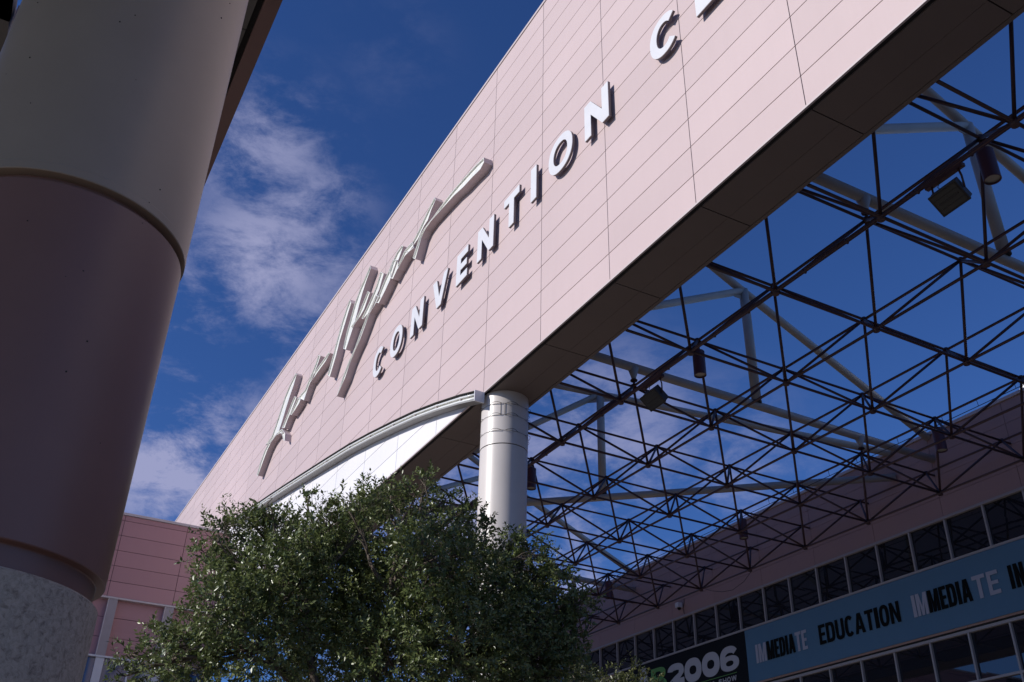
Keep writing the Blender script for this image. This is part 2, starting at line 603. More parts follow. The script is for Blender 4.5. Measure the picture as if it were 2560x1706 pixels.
def glyph(ch, w, t, e=2.2):
    """pieces of a capital of height 1; every piece is a list of contours (outline, holes)"""
    th = t * 0.92
    if ch == 'I':
        return [[[(0, 0), (w, 0), (w, 1), (0, 1)]]]
    if ch == 'O' or ch == '0':
        return [[sarc(w / 2, .5, w / 2, .515, 0, 360, 44, e)[:-1], sarc(w / 2, .5, w / 2 - t, .515 - th, 0, 360, 44, e)[:-1]]]
    if ch == 'C':
        o = sarc(w / 2, .5, w / 2, .515, 42, 318, 36, e)
        i = sarc(w / 2, .5, w / 2 - t, .515 - th, 318, 42, 36, e)
        return [[o + i]]
    if ch == 'N':
        return [[[(0, 0), (t, 0), (t, .60), (w - t, 0), (w, 0), (w, 1), (w - t, 1), (w - t, .40), (t, 1), (0, 1)]]]
    if ch == 'V':
        return [[[(w / 2 - t * .55, 0), (w / 2 + t * .55, 0), (w, 1), (w - t * 1.05, 1), (w / 2, .33), (t * 1.05, 1), (0, 1)]]]
    if ch == 'E':
        return [[[(0, 0), (w, 0), (w, th), (t, th), (t, .5 - th * .45), (w * .93, .5 - th * .45), (w * .93, .5 + th * .45), (t, .5 + th * .45), (t, 1 - th), (w, 1 - th), (w, 1), (0, 1)]]]
    if ch == 'T':
        return [[[(w / 2 - t / 2, 0), (w / 2 + t / 2, 0), (w / 2 + t / 2, 1 - th), (w, 1 - th), (w, 1), (0, 1), (0, 1 - th), (w / 2 - t / 2, 1 - th)]]]
    if ch == 'M':
        return [[[(0, 0), (t, 0), (t, .62), (w / 2 - t * .42, 0), (w / 2 + t * .42, 0), (w - t, .62), (w - t, 0), (w, 0), (w, 1), (w - t * 1.15, 1), (w / 2, .38), (t * 1.15, 1), (0, 1)]]]
    if ch == 'A':
        return [[[(0, 0), (t, 0), (t + w * .06, .2), (w - t - w * .06, .2), (w - t, 0), (w, 0), (w / 2 + t * .62, 1), (w / 2 - t * .62, 1)],
                 [(t + w * .115, .37), (w / 2, .80), (w - t - w * .115, .37)]]]
    if ch == 'D':
        return [[[(0, 0)] + sarc(w * .45, .5, w * .55, .5, -90, 90, 24, e + .6) + [(0, 1)],
                 [(t, th)] + sarc(w * .45, .5, w * .55 - t, .5 - th, -90, 90, 24, e + .6) + [(t, 1 - th)]]]
    if ch == 'U':
        o = [(0, 1), (0, .3)] + sarc(w / 2, .3, w / 2, .315, 180, 360, 24, e) + [(w, 1), (w - t, 1)]
        i = sarc(w / 2, .3, w / 2 - t, .315 - th, 360, 180, 24, e) + [(t, 1)]
        return [[o + i]]
    if ch == 'H':
        return [[[(0, 0), (t, 0), (t, .5 - th / 2), (w - t, .5 - th / 2), (w - t, 0), (w, 0), (w, 1), (w - t, 1), (w - t, .5 + th / 2), (t, .5 + th / 2), (t, 1), (0, 1)]]]
    if ch == 'W':
        return [[[(0, 1), (w * .17, 0), (w * .17 + t, 0), (w / 2, .62), (w * .83 - t, 0), (w * .83, 0), (w, 1), (w - t, 1), (w * .80 - t * .3, .34), (w / 2 + t * .5, 1), (w / 2 - t * .5, 1), (w * .20 + t * .3, .34), (t, 1)]]]
    if ch == 'B':
        o = [(0, 0)] + sarc(w * .5, .27, w * .5, .27, -90, 60, 14, 2.4) + sarc(w * .5, .745, w * .46, .255, -60, 90, 14, 2.4) + [(0, 1)]
        h1 = [(t, th * .8)] + sarc(w * .5, .285, w * .5 - t, .285 - th * .8, -90, 90, 12, 2.4) + [(t, .57 - th * .0 - .02)]
        h1 = [(t, .17)] + sarc(w * .5, .30, w * .5 - t, .13, -90, 90, 12, 2.4) + [(t, .43)]
        h2 = [(t, .60)] + sarc(w * .5, .72, w * .46 - t, .12, -90, 90, 12, 2.4) + [(t, .84)]
        return [[o, h1, h2]]
    if ch == 'S':
        p = sarc(w / 2, .74, w / 2 - t / 2, .26 - th * .4, 25, 180, 14) + sarc(w / 2, .26 + 0.0, w / 2 - t / 2, .26 - th * .4, 90, -180 + 25, 18)
        p = sarc(w / 2, .735, w / 2 - t / 2, .235 - th * .28, 20, 250, 16) + sarc(w / 2, .265, w / 2 - t / 2, .235 - th * .28, 70, -160, 16)
        return [[ribbon(p, t * .95)]]
    if ch == '2':
        o = sarc(w / 2, .665, w / 2, .345, 175, -22, 24, 2.3)
        i = sarc(w / 2, .665, w / 2 - t, .345 - th * .9, -22, 175, 24, 2.3)
        o += [(w * .86, .42), (w * .70, .30), (w * .60, th), (w, th), (w, 0), (0, 0), (0, th * .62), (w * .16, .30), (w * .40, .44), (w - t * 1.08, .57)]
        return [[o + i[1:]]]
    if ch == '6':
        ring = [sarc(w / 2, .305, w / 2, .315, 0, 360, 36, 2.2)[:-1], sarc(w / 2, .305, w / 2 - t, .315 - th * .62, 0, 360, 36, 2.2)[:-1]]
        t2 = t * .78
        p = sarc(w / 2, .62, w / 2 - t2 * .62, .385 - t2 / 2 + .01, 22, 90, 12, 2.2) + sarc(w / 2, .58, w / 2 - t / 2, .425 - t2 / 2 + .01, 93, 185, 14, 2.2) + [(t / 2, .31)]
        n_ = len(p)
        t = [t2 + (t - t2) * max(0, (i - 12) / (n_ - 13)) for i in range(n_)]
        return [ring, [ribbon(p, t)]]
    return []


def fill_mesh(name, contours, scale, depth):
    cu = bpy.data.curves.new(name, 'CURVE')
    cu.dimensions = '2D'
    cu.fill_mode = 'BOTH'
    cu.extrude = depth / 2
    for c in contours:
        sp = cu.splines.new('POLY')
        sp.points.add(len(c) - 1)
        for i, (x, y) in enumerate(c):
            sp.points[i].co = (x * scale, y * scale, 0, 1)
        sp.use_cyclic_u = True
    o = bpy.data.objects.new(name, cu)
    COL.objects.link(o)
    dg = bpy.context.evaluated_depsgraph_get()
    me = bpy.data.meshes.new_from_object(o.evaluated_get(dg))
    bpy.data.objects.remove(o)
    bpy.data.curves.remove(cu)
    return me


def glyph_mb(b, ch, w, t, h, X, Yl, Zb, depth, e=2.2):
    """append a capital: left edge at Yl (reading towards -Y), baseline Zb, front face at X"""
    for q, piece in enumerate(glyph(ch, w / h, t / h, e)):
        me = fill_mesh('outline', piece, h, depth)
        vs = [Vector((X + depth / 2 - 0.0012 * q, Yl, Zb)) + EX * v.co.x + EY * v.co.y + EZ * v.co.z for v in me.vertices]
        b.add(vs, [tuple(f.vertices) for f in me.polygons])
        bpy.data.meshes.remove(me)
    return b


LH, LZ, LX = 1.14, 16.735, 9.915
SIGN = [('C', 29.62, 0.97, 'white block letter C at the far left start of the row, under the script sign'),
        ('O', 28.00, 1.06, 'white block letter O second in the row, between C and N'),
        ('N', 26.19, 0.99, 'white block letter N third in the row, between O and V'),
        ('V', 24.49, 1.14, 'white block letter V, the only V in the row'),
        ('E', 22.67, 0.76, 'white block letter E between V and N'),
        ('N', 21.24, 1.03, 'white block letter N between E and T'),
        ('T', 19.58, 0.90, 'white block letter T, the only T in the row'),
        ('I', 18.02, 0.30, 'narrow white block letter I between T and O'),
        ('O', 17.06, 1.19, 'white block letter O between I and N, right of the T'),
        ('N', 15.28, 1.07, 'white block letter N that ends the first word, right of an O'),
        ('C', 12.47, 1.02, 'large white block letter C that starts the second word, near the top edge'),
        ('E', 10.83, 0.80, 'white block letter E cut off by the top edge of the photo')]
for ch, y, w, lab in SIGN:
    root = empty('sign_letter', (D1, y - w / 2, LZ), lab, 'sign letter', 'block letters mounted along the facade')
    glyph_mb(MB(), ch, w, 0.245 if ch in 'OC' else 0.285, LH, LX, y, LZ, 0.016).build('face_plate', 'letter', root)
    glyph_mb(MB(), ch, w, 0.245 if ch in 'OC' else 0.285, LH, LX + 0.018, y, LZ, 0.056).build('shaded_return', 'lettershade', root)
    pins = MB()
    pts = {'I': [(.5, .2), (.5, .8)], 'T': [(.5, .15), (.5, .6), (.18, .88), (.82, .88)], 'V': [(.5, .12), (.2, .8), (.8, .8)], 'C': [(.14, .5), (.5, .12), (.5, .88)], 'O': [(.13, .5), (.87, .5), (.5, .1), (.5, .9)],
           'N': [(.13, .15), (.13, .85), (.87, .15), (.87, .85)], 'E': [(.17, .15), (.17, .85), (.8, .12), (.8, .88)]}[ch]
    for a, b in pts:
        pins.tube([(LX + 0.05, y - a * w, LZ + b * LH), (D1 + 0.001, y - a * w, LZ + b * LH)], 0.018, 6)
    pins.build('standoff_pins', 'coping', root)

# ---- script sign: open faced channels, one per pen stroke
STROKES = [["L", [[40.475, 22.25], [41.303, 21.986], [41.908, 21.601], [42.417, 21.001], [42.847, 20.487], [43.278, 20.095], [44.366, 20.075]], [[40.274, 22.059], [40.522, 21.622], [40.864, 21.291], [41.282, 20.789], [41.626, 20.254], [41.967, 19.838], [43.319, 19.807]]], ["L", [[45.117, 18.738], [44.755, 19.333], [44.259, 19.753], [43.711, 19.944], [42.879, 19.932], [41.955, 19.813], [41.36, 19.705]], [[44.802, 18.606], [44.222, 19.13], [43.678, 19.565], [43.191, 19.755], [42.465, 19.803], [41.741, 19.625], [41.119, 19.377]]], ["L", [[41.477, 19.575], [41.08, 19.197], [40.818, 18.898]], [[41.228, 19.602], [40.666, 19.163], [40.546, 18.764]]], ["a", [[39.995, 20.784], [40.414, 20.566], [40.795, 20.256], [41.152, 20.012], [41.459, 19.785]], [[39.571, 20.545], [39.889, 20.293], [40.237, 20.053], [40.631, 19.83], [40.926, 19.563]]], ["a", [[39.312, 20.388], [39.58, 20.235], [39.97, 20.093], [40.317, 20.002]], [[38.739, 20.083], [38.945, 19.952], [39.464, 19.872], [39.985, 19.827]]], ["s", [[36.907, 21.446], [37.187, 21.103], [37.606, 20.841], [37.982, 20.593], [38.315, 20.361], [38.877, 20.406], [39.24, 20.375]], [[36.539, 21.208], [36.87, 20.87], [37.271, 20.603], [37.59, 20.409], [37.819, 20.248], [38.07, 19.98], [38.235, 19.788]]], ["s", [[35.326, 20.77], [35.982, 20.739], [36.777, 20.71], [37.374, 20.652], [37.71, 20.55]], [[35.102, 20.631], [35.61, 20.479], [36.352, 20.447], [36.906, 20.41], [37.512, 20.373]]], ["V", [[33.22, 22.264], [33.563, 21.964], [33.918, 21.523], [34.268, 20.899], [34.598, 20.223], [34.995, 19.518]], [[32.933, 21.928], [33.203, 21.583], [33.456, 21.184], [33.869, 20.603], [34.147, 19.954], [34.622, 19.266]]], ["V", [[30.998, 22.626], [31.498, 22.308], [32.024, 21.991], [32.43, 21.598], [32.773, 20.991], [33.053, 20.527], [33.226, 19.901]], [[30.856, 22.39], [31.247, 22.025], [31.585, 21.602], [31.785, 21.233], [31.969, 20.813], [32.245, 20.357], [32.847, 19.644]]], ["e", [[30.905, 21.318], [31.251, 21.061], [31.674, 20.78], [32.024, 20.583], [32.554, 20.553]], [[30.588, 21.086], [30.787, 20.883], [31.076, 20.575], [31.447, 20.482], [32.365, 20.413]]], ["e", [[29.619, 21.483], [29.972, 21.009], [30.378, 20.734], [30.802, 20.507], [31.305, 20.298]], [[29.224, 21.157], [29.549, 20.634], [29.947, 20.361], [30.35, 20.087], [31.127, 20.158]]], ["g", [[29.88, 20.574], [30.432, 20.216], [30.84, 19.938], [31.237, 19.609], [31.696, 19.142], [32.219, 18.868], [32.793, 18.404], [33.275, 17.74]], [[29.462, 20.25], [29.905, 20.087], [30.357, 20.007], [30.735, 19.632], [31.203, 19.219], [31.629, 18.984], [32.045, 18.699], [32.494, 18.18], [32.981, 17.583]]], ["g", [[28.329, 21.241], [28.664, 20.944], [29.065, 20.725], [29.374, 20.49], [29.755, 20.16]], [[27.891, 20.968], [28.14, 20.708], [28.419, 20.382], [28.813, 20.163], [29.416, 19.919]]], ["a", [[27.512, 21.378], [27.955, 21.345], [28.327, 21.142], [28.555, 20.848], [28.38, 20.449]], [[27.344, 21.231], [27.539, 21.003], [27.744, 20.819], [27.668, 20.462], [28.109, 20.241]]], ["a", [[26.414, 20.825], [26.816, 20.892], [27.17, 20.886], [27.418, 20.733], [27.715, 20.607]], [[26.236, 20.443], [26.64, 20.549], [27.043, 20.613], [27.418, 20.501], [27.672, 20.407]]], ["s", [[24.692, 21.631], [25.103, 21.479], [25.509, 21.259], [25.885, 21.052], [26.201, 20.916], [26.53, 20.823], [27.17, 20.886]], [[24.575, 21.433], [24.902, 21.224], [25.146, 20.936], [25.434, 20.902], [25.71, 20.783], [25.911, 20.65], [26.691, 20.574]]], ["s", [[20.839, 20.472], [21.388, 20.591], [22.013, 20.666], [22.66, 20.744], [23.323, 20.785], [24.002, 20.785], [24.697, 20.743], [25.277, 20.76], [25.712, 20.708], [26.02, 20.343], [26.264, 20.03]], [[20.809, 20.255], [21.049, 20.156], [21.662, 20.261], [22.292, 20.332], [22.954, 20.484], [23.629, 20.56], [24.257, 20.628], [24.831, 20.684], [25.331, 20.645], [25.598, 20.483], [25.998, 19.815]]]]
scr = empty('script_sign', (D1, 40, 18), 'large script lettering of open white channels across the upper facade', 'script sign')


def channel(left, right, x0, x1, rim=0.022, deep=0.055):
    n = len(left)
    bm = bmesh.new()
    vl = [bm.verts.new((x0, *p)) for p in left]
    vr = [bm.verts.new((x0, *p)) for p in right]
    front = [bm.faces.new((vl[i], vr[i], vr[i + 1], vl[i + 1])) for i in range(n - 1)]
    ex = bmesh.ops.extrude_face_region(bm, geom=front)
    nv = [g for g in ex['geom'] if isinstance(g, bmesh.types.BMVert)]
    bmesh.ops.translate(bm, verts=nv, vec=(x1 - x0, 0, 0))
    bmesh.ops.recalc_face_normals(bm, faces=bm.faces[:])
    fr = [f for f in bm.faces if all(abs(v.co.x - x0) < 1e-5 for v in f.verts)]
    bmesh.ops.inset_region(bm, faces=fr, thickness=rim, use_even_offset=True, use_boundary=True)
    ex = bmesh.ops.extrude_face_region(bm, geom=fr)
    nv = [g for g in ex['geom'] if isinstance(g, bmesh.types.BMVert)]
    nf = [g for g in ex['geom'] if isinstance(g, bmesh.types.BMFace)]
    bmesh.ops.delete(bm, geom=[f for f in fr if f.is_valid and f not in nf], context='FACES')
    bmesh.ops.translate(bm, verts=nv, vec=(deep, 0, 0))
    me = bpy.data.meshes.new('channel')
    bm.to_mesh(me)
    bm.free()
    # the inside (floor and returns facing the recess) is a lining of its own
    out, lin = MB(), MB()
    cs = {}
    for f in me.polygons:
        vs = [me.vertices[i].co for i in f.vertices]
        xs = [v.x for v in vs]
        floor = min(xs) > x0 + deep - 0.002 and max(xs) < x0 + deep + 0.002
        inner = min(xs) < x0 + 0.002 and abs(max(xs) - (x0 + deep)) < 0.002
        (lin if floor or inner or max(xs) < x0 + 0.002 else out).add(vs, [tuple(range(len(vs)))])
    bpy.data.meshes.remove(me)
    return out, lin


for q, (ch, le, ri) in enumerate(STROKES):
    o, li = channel(le, ri, 9.79 - 0.004 * (q % 5), D1 - 0.004)
    part = o.build('channel_stroke', 'signside', scr)
    li.build('lining', 'liner', part)

# ================================================================== columns
col2 = empty('round_column', (10.81, 20.87, GZ), 'white round column holding up the lit facade, rising behind the tree', 'column')
MB().lathe(10.81, 20.87, [(0.628, GZ), (0.628, 10.70)], 96).build('shaft', 'column', col2)
MB().lathe(10.81, 20.87, [(0.60, 10.70), (0.60, 10.725)], 96).build('groove', 'gap', col2)
MB().lathe(10.81, 20.87, [(0.60, 10.725), (0.632, 10.726), (0.632, ZB + 0.01)], 96).build('upper_drum', 'column', col2)
for z in (11.86, 11.53, 11.08):
    m = MB()
    ring = [(10.81 + 0.645 * math.cos(2 * math.pi * k / 64), 20.87 + 0.645 * math.sin(2 * math.pi * k / 64), z + 0.006 * math.sin(k * 1.7)) for k in range(65)]
    m.tube(ring, 0.004, 5, False)
    for a0 in (-115, -60, -20, 150, 205):
        pts = []
        for k in range(13):
            a = rad(a0 + 30 * k / 12)
            r_ = 0.65 + 0.055 * math.sin(math.pi * k / 12)
            pts.append((10.81 + r_ * math.cos(a), 20.87 + r_ * math.sin(a), z + 0.03 * math.sin(math.pi * k / 12)))
        m.tube(pts, 0.006, 5)
    m.build('wire_loop', 'wire', col2)
wr = MB()
for a in (-118, -128):
    wr.tube([(10.81 + 0.642 * math.cos(rad(a)), 20.87 + 0.642 * math.sin(rad(a)), z) for z in (11.52, 11.87)], 0.005, 5)
wr.build('drop_wire', 'wire', col2)

CX, CY = -0.2236, 6.9964
col1 = empty('near_column', (CX, CY, GZ), 'huge shaded round column close by on the left, white above pink above pitted stone', 'column')
MB().lathe(CX, CY, [(0.862, GZ), (0.864, 1.66), (0.862, 1.69), (0.848, 1.705), (0.80, 1.707)], 192).build('stone_base', 'stone', col1)
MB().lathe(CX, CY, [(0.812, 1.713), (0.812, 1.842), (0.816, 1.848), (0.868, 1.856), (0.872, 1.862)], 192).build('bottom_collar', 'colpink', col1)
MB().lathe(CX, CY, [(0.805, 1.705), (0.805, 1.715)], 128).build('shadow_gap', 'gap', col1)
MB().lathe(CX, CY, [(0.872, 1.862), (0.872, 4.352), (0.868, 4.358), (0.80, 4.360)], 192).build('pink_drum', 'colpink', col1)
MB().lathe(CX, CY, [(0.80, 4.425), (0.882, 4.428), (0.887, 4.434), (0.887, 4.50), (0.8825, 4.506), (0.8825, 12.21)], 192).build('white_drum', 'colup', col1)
rnd = random.Random(3)
MB().lathe(CX, CY, [(0.81, 4.358), (0.81, 4.427)], 128).build('reveal_ring', 'colpink', col1)
sp = MB()
for k in range(26):
    a = rad(rnd.uniform(-150, -35))
    z = rnd.uniform(2.1, 7.5)
    r_ = 0.8725 if z < 4.4 else 0.883
    s_ = rnd.uniform(0.003, 0.007)
    sp.ball((CX + r_ * math.cos(a), CY + r_ * math.sin(a), z), s_, 6, 4)
sp.build('rivet_specks', 'wire', col1)

# ================================================================== canopy overhead on the left
cb = empty('canopy_beam', (0.9, 0, 12.23), 'dark brown overhead canopy beam edge running behind the near column', 'canopy beam')
MB().box(1.27, 1.51, -20, 18, 12.23, 12.75).build('fascia_strip', 'canopy', cb)
MB().box(1.17, 1.27, -20, 18, 12.33, 12.75).build('shadow_groove', 'gap', cb)
cs_ = MB()
for k in range(12):
    cs_.box(-1.0, 1.17, -20 + 3.17 * k, -20 + 3.17 * k + 3.15, 12.25, 12.75)
cs_.build('soffit', 'deck', cb)
dk = empty('canopy_deck', (-12, 0, 12.23), 'black canopy roof deck with seams in the top left corner, its unseen reach added to shade the near column', 'canopy roof')
dm = MB()
for i in range(8):
    for k in range(30):
        y0 = -14.03 + 0.61 * 1.5 * k
        if y0 > 12.6:
            continue
        dm.box(-2.19 - 3 * (i + 1) + 0.02, -2.19 - 3 * i, y0, y0 + 0.895, 12.23, 12.36)
dm.build('shade_deck_panels', 'deck', dk)
MB().box(-26.1, -2.3, -14, 12.75, 12.362, 12.70).build('shade_slab', 'deck', dk)  # out-of-view reach of deck and slab added to shade the near column
MB().box(-2.5, -2.19, 12.78, 16.6, 12.23, 12.7).build('edge_beam', 'deck', dk)
MB().box(-2.15, -1.02, 13.35, 13.6, 12.24, 12.6).build('cross_beam', 'pier', dk)

# ================================================================== space frame
S = 3.05
BX, BY, BZ = 25.649, 16.171, 12.221
TX, TY, TZ = BX + 1.548, BY + 1.548, 13.82


def Bn(i, j):
    return Vector((BX + j * S, BY + i * S, BZ))


def Tn(i, j):
    return Vector((TX + j * S, TY + i * S, TZ))


def pix(p):
    z = p.dot(cf_)
    if z < 0.5:
        return None
    return (0.5 + p.dot(cr_) / z * 34.324 / 36, 0.5 - p.dot(cu_) / z * 34.324 / 24, z)


I0, I1 = -6, 10
spf = empty('space_frame', (19, 22, BZ), 'dark maroon steel space frame lattice spanning the open court', 'space frame')
R1 = 0.037
for j in range(-4, 1):
    MB().tube([Bn(I0, j), Bn(I1, j)], R1, 8).build('bottom_chord', 'maroon', spf)
for i in range(I0, I1 + 1):
    MB().tube([(11.55, BY + i * S, BZ + 0.03), (BX, BY + i * S, BZ)], R1, 8).build('bottom_chord', 'maroon', spf)
for j in range(-5, 1):
    MB().tube([Tn(I0 - 1, j), Tn(I1, j)], R1, 8).build('top_chord', 'maroon', spf)
for i in range(I0 - 1, I1 + 1):
    MB().tube([Tn(i, -5), (27.6, TY + i * S, TZ)], R1, 8).build('top_chord', 'maroon', spf)
dg_, nd = [], []
for i in range(I0, I1 + 1):
    for j in range(-5, 1):
        if j > -5:
            for a in (0, -1):
                for b in (0, -1):
                    p, q = Bn(i, j), Tn(i + a, j + b)
                    u, v = pix(p), pix(q)
                    sz = 0
                    if u and v and -0.05 < (u[0] + v[0]) / 2 < 1.05 and -0.05 < (u[1] + v[1]) / 2 < 1.05:
                        sz = math.hypot((u[0] - v[0]) * 1.5, u[1] - v[1])
                    dg_.append((sz, p, q))
            nd.append((Bn(i, j), 0.075))
        nd.append((Tn(i, j), 0.06))
dg_.sort(key=lambda t: -t[0])
for sz, p, q in dg_[:96]:
    MB().tube([p, q], R1, 8).build('diagonal_strut', 'maroon', spf)
rest = MB()
for sz, p, q in dg_[96:]:
    rest.tube([p, q], R1, 8)
tag(rest.build('diagonal_struts', 'maroon', spf), kind='stuff')
nd.sort(key=lambda t: ((pix(t[0]) or (9, 9, 999))[2] if (pix(t[0]) and -0.03 < pix(t[0])[0] < 1.03 and -0.03 < pix(t[0])[1] < 1.03) else 999))


def joint(b, p, r):
    b.tube([p - Vector((0, 0, r)), p + Vector((0, 0, r))], r * 1.05, 10)
    return b


for p, r in nd[:90]:
    joint(MB(), p, r).build('node_joint', 'maroon', spf)
rest = MB()
for p, r in nd[90:]:
    joint(rest, p, r)
tag(rest.build('node_joints', 'maroon', spf), kind='stuff')
# conduit strapped along the front row and the thin cable along the row by the wall
cd = MB()
cd.tube([Bn(I0, -4) + Vector((0.05, 0, 0.11)), Bn(I1, -4) + Vector((0.05, 0, 0.11))], 0.02, 6)
cd.build('conduit', 'maroon', spf)
cd = MB()
cd.tube([Tn(I0, -1) + Vector((0.03, 0, -0.22)), Tn(6, -1) + Vector((0.03, 0, -0.22))], 0.012, 5)
for i in range(I0, 6):
    for f in (0.08, 0.5, 0.92):
        cd.tube([Tn(i, -1) + Vector((0.03, f * S, -0.22)), Tn(i, -1) + Vector((0, f * S, 0.0))], 0.008, 5)
cd.build('hung_cable', 'wire', spf)
# clips on the near chords
cl = MB()
rnd = random.Random(8)
for i in range(-4, 5):
    for f in (0.3, 0.7):
        p = Bn(i, -4) + Vector((0, f * S, 0))
        cl.tube([p + Vector((0, -0.02, -0.055)), p + Vector((0, 0.02, 0.055))], 0.03, 6)
cl.build('conduit_clip', 'maroon', spf)

# ================================================================== big tube trusses over the space frame
FR = dict(tube=0.135)


def truss(y, label, hang=(-4, -1)):
    t = empty('tube_truss', (19.6, y, 14.42), label, 'roof truss', 'cream steel tube trusses above the space frame')
    MB().tube([(11.5, y, 14.45), (27.62, y, 14.42)], 0.135, 20).build('bottom_tube', 'tube', t)
    ap = Vector((19.6, y - 0.1, 18.72))
    MB().tube([Vector((11.5, y - 0.1, 22.6)), ap, Vector((27.62, y, 15.25))], 0.135, 20).build('top_tube', 'tube', t)
    MB().tube([ap, Vector((11.5, y, 14.75))], 0.125, 20).build('strut_tube', 'tube', t)
    kp = MB().tube([ap + Vector((0.05, 0, 0.05)), (19.65, y - 0.1, 14.48)], 0.155, 20)
    kp = kp.build('king_post', 'tube', t)
    MB().lathe(19.65, y - 0.1, [(0.0, 14.472), (0.16, 14.474), (0.165, 14.50), (0.16, 14.53)], 20).build('cap', 'lampdark', kp)
    for sgn in (-1, 1):
        gp = MB().obox(ap + Vector((0.22 * sgn, 0, -0.20)), (1, 0, 0), 0.16, (0, 1, 0), 0.012, (0, 0, 1), 0.16)
        gp.build('gusset_plate', 'tube', t)
    for j in hang:
        x = TX + j * S
        h = MB().tube([(x, y, 14.40), (x, y, 14.1), (x, y, 14.02)], [0.17, 0.075, 0.06], 12)
        h = h.build('hanger', 'tube', t)
        hb = MB().tube([(x, y, 14.02), (x, y, TZ)], 0.04, 8)
        hb.tube([(x, y, 13.985), (x, y, 14.02)], 0.11, 8)
        hb.build('hanger_bolt', 'maroon', h)
    return t


truss(11.58, 'cream tube truss nearest the camera, over the right edge of the court')
truss(20.72, 'cream tube truss in the middle of the court with its post over the box floodlight')
truss(38.95, 'farthest cream tube truss, low beside the white column and tree top')
# the corner truss runs across diagonally
t3 = empty('tube_truss', (19.43, 29.2, 14.3), 'cream tube truss that crosses the court on the diagonal', 'roof truss', 'cream steel tube trusses above the space frame')
e3 = Vector((27.6, 22.4, 0))
d3 = Vector((19.43, 29.2, 0)) - e3


def P3(f, z):
    p = e3 + d3 * f
    return Vector((p.x, p.y, z))


MB().tube([P3(0, 14.36), P3(1.9, 14.0)], 0.135, 20).build('bottom_tube', 'tube', t3)
MB().tube([P3(0, 15.3), P3(1, 18.62), P3(1.9, 21.6)], 0.135, 20).build('top_tube', 'tube', t3)
MB().tube([P3(1, 18.62), P3(1.9, 14.5)], 0.125, 20).build('strut_tube', 'tube', t3)
kp = MB().tube([P3(1, 18.66), P3(1, 14.32)], 0.155, 20).build('king_post', 'tube', t3)
p = P3(1, 0)
MB().lathe(p.x, p.y, [(0.0, 14.312), (0.16, 14.314), (0.165, 14.34), (0.16, 14.37)], 20).build('cap', 'lampdark', kp)
for s_ in (-0.03, 0.03):
    MB().obox(P3(1 + s_, 18.42), d3.normalized(), 0.16, (0, 0, 1), 0.16, d3.normalized().cross(Vector((0, 0, 1))), 0.012).build('gusset_plate', 'tube', t3)

# ================================================================== lamps on the frame


def spot(i, j, lab):
    p = Tn(i, j)
    s = empty('spot_lamp', p, lab, 'spotlight', 'cylinder spotlights hung under the space frame')
    x, y, z = p
    m = MB().lathe(x, y, [(0.0, z - 1.04), (0.15, z - 1.04)], 24)
    b = MB().lathe(x, y, [(0.148, z - 1.0), (0.148, z - 1.08), (0.165, z - 1.08), (0.165, z - 0.36), (0.15, z - 0.345), (0.0, z - 0.345)], 28).build('lamp_body', 'maroon2', s)
    m.build('lens', 'spotlens', b)
    MB().tube([(x, y, z - 0.35), (x, y, z - 0.05)], 0.022, 8).build('stem', 'maroon', s)
    MB().box(x - 0.07, x + 0.07, y - 0.07, y + 0.07, z - 0.36, z - 0.30).build('junction_box', 'maroon2', s)
    return s


spot(-3, -4, 'largest maroon cylinder spotlight at the upper right, beside the near floodlight')
spot(0, -4, 'maroon cylinder spotlight in the middle of the front row of the lattice')
spot(3, -4, 'maroon cylinder spotlight just right of the white column')
spot(0, -1, 'dark cylinder spotlight under the right end of the cream tubes, in front of the wall')
spot(3, -1, 'dark cylinder spotlight in front of the shaded wall, middle of the rear row')
spot(6, -1, 'farthest small cylinder spotlight above the tree edge')


def flood(f, lab):
    c = Vector((BX - 4 * S, BY + f * S, BZ))
    s = empty('floodlight', c, lab, 'floodlight', 'box floodlights hung from the front chord')
    MB().box(c.x - 0.05, c.x + 0.05, c.y - 0.42, c.y + 0.42, c.z - 0.13, c.z - 0.055).build('mounting_rail', 'maroon', s)
    hc = c + Vector((0.02, 0.0, -0.55))
    ax = Vector((0, 1, 0))
    n = Vector((-0.62, -0.12, -0.75)).normalized()
    ax = (ax - n * ax.dot(n)).normalized()
    up = n.cross(ax)
    b = MB().obox(hc, ax, 0.28, up, 0.215, n, 0.13)
    b.obox(hc + n * 0.11, ax, 0.295, up, 0.23, n, 0.02)
    hb = b.build('housing', 'lampdark', s, 0.012)
    g = MB().obox(hc + n * 0.128, ax, 0.255, up, 0.19, n, 0.006)
    g.build('lens', 'lens', hb)
    rf = MB().obox(hc + n * 0.140, ax, 0.20, up, 0.018, n, 0.006)
    for k in (-1, 1):
        rf.obox(hc + n * 0.138 + up * 0.1 * k, ax, 0.26, up, 0.006, n, 0.006)
    rf.build('lamp_bar', 'lampdark', hb)
    y = MB()
    for k in (-1, 1):
        y.tube([hc + ax * 0.305 * k, hc + ax * 0.305 * k + Vector((0, 0, 0.26)), c + Vector((0, 0.30 * k, -0.12))], 0.02, 6)
    y.build('yoke', 'maroon', s)
    w = MB().tube([hc + up * 0.1 + Vector((0, .1, .2)), hc + Vector((0, .2, .36)), c + Vector((0, .1, -.12))], 0.008, 5)
    w.build('flex', 'wire', s)


flood(-2.50, 'near box floodlight hanging from the lattice at the upper right')
flood(0.52, 'far box floodlight hanging from the lattice over the middle of the court')

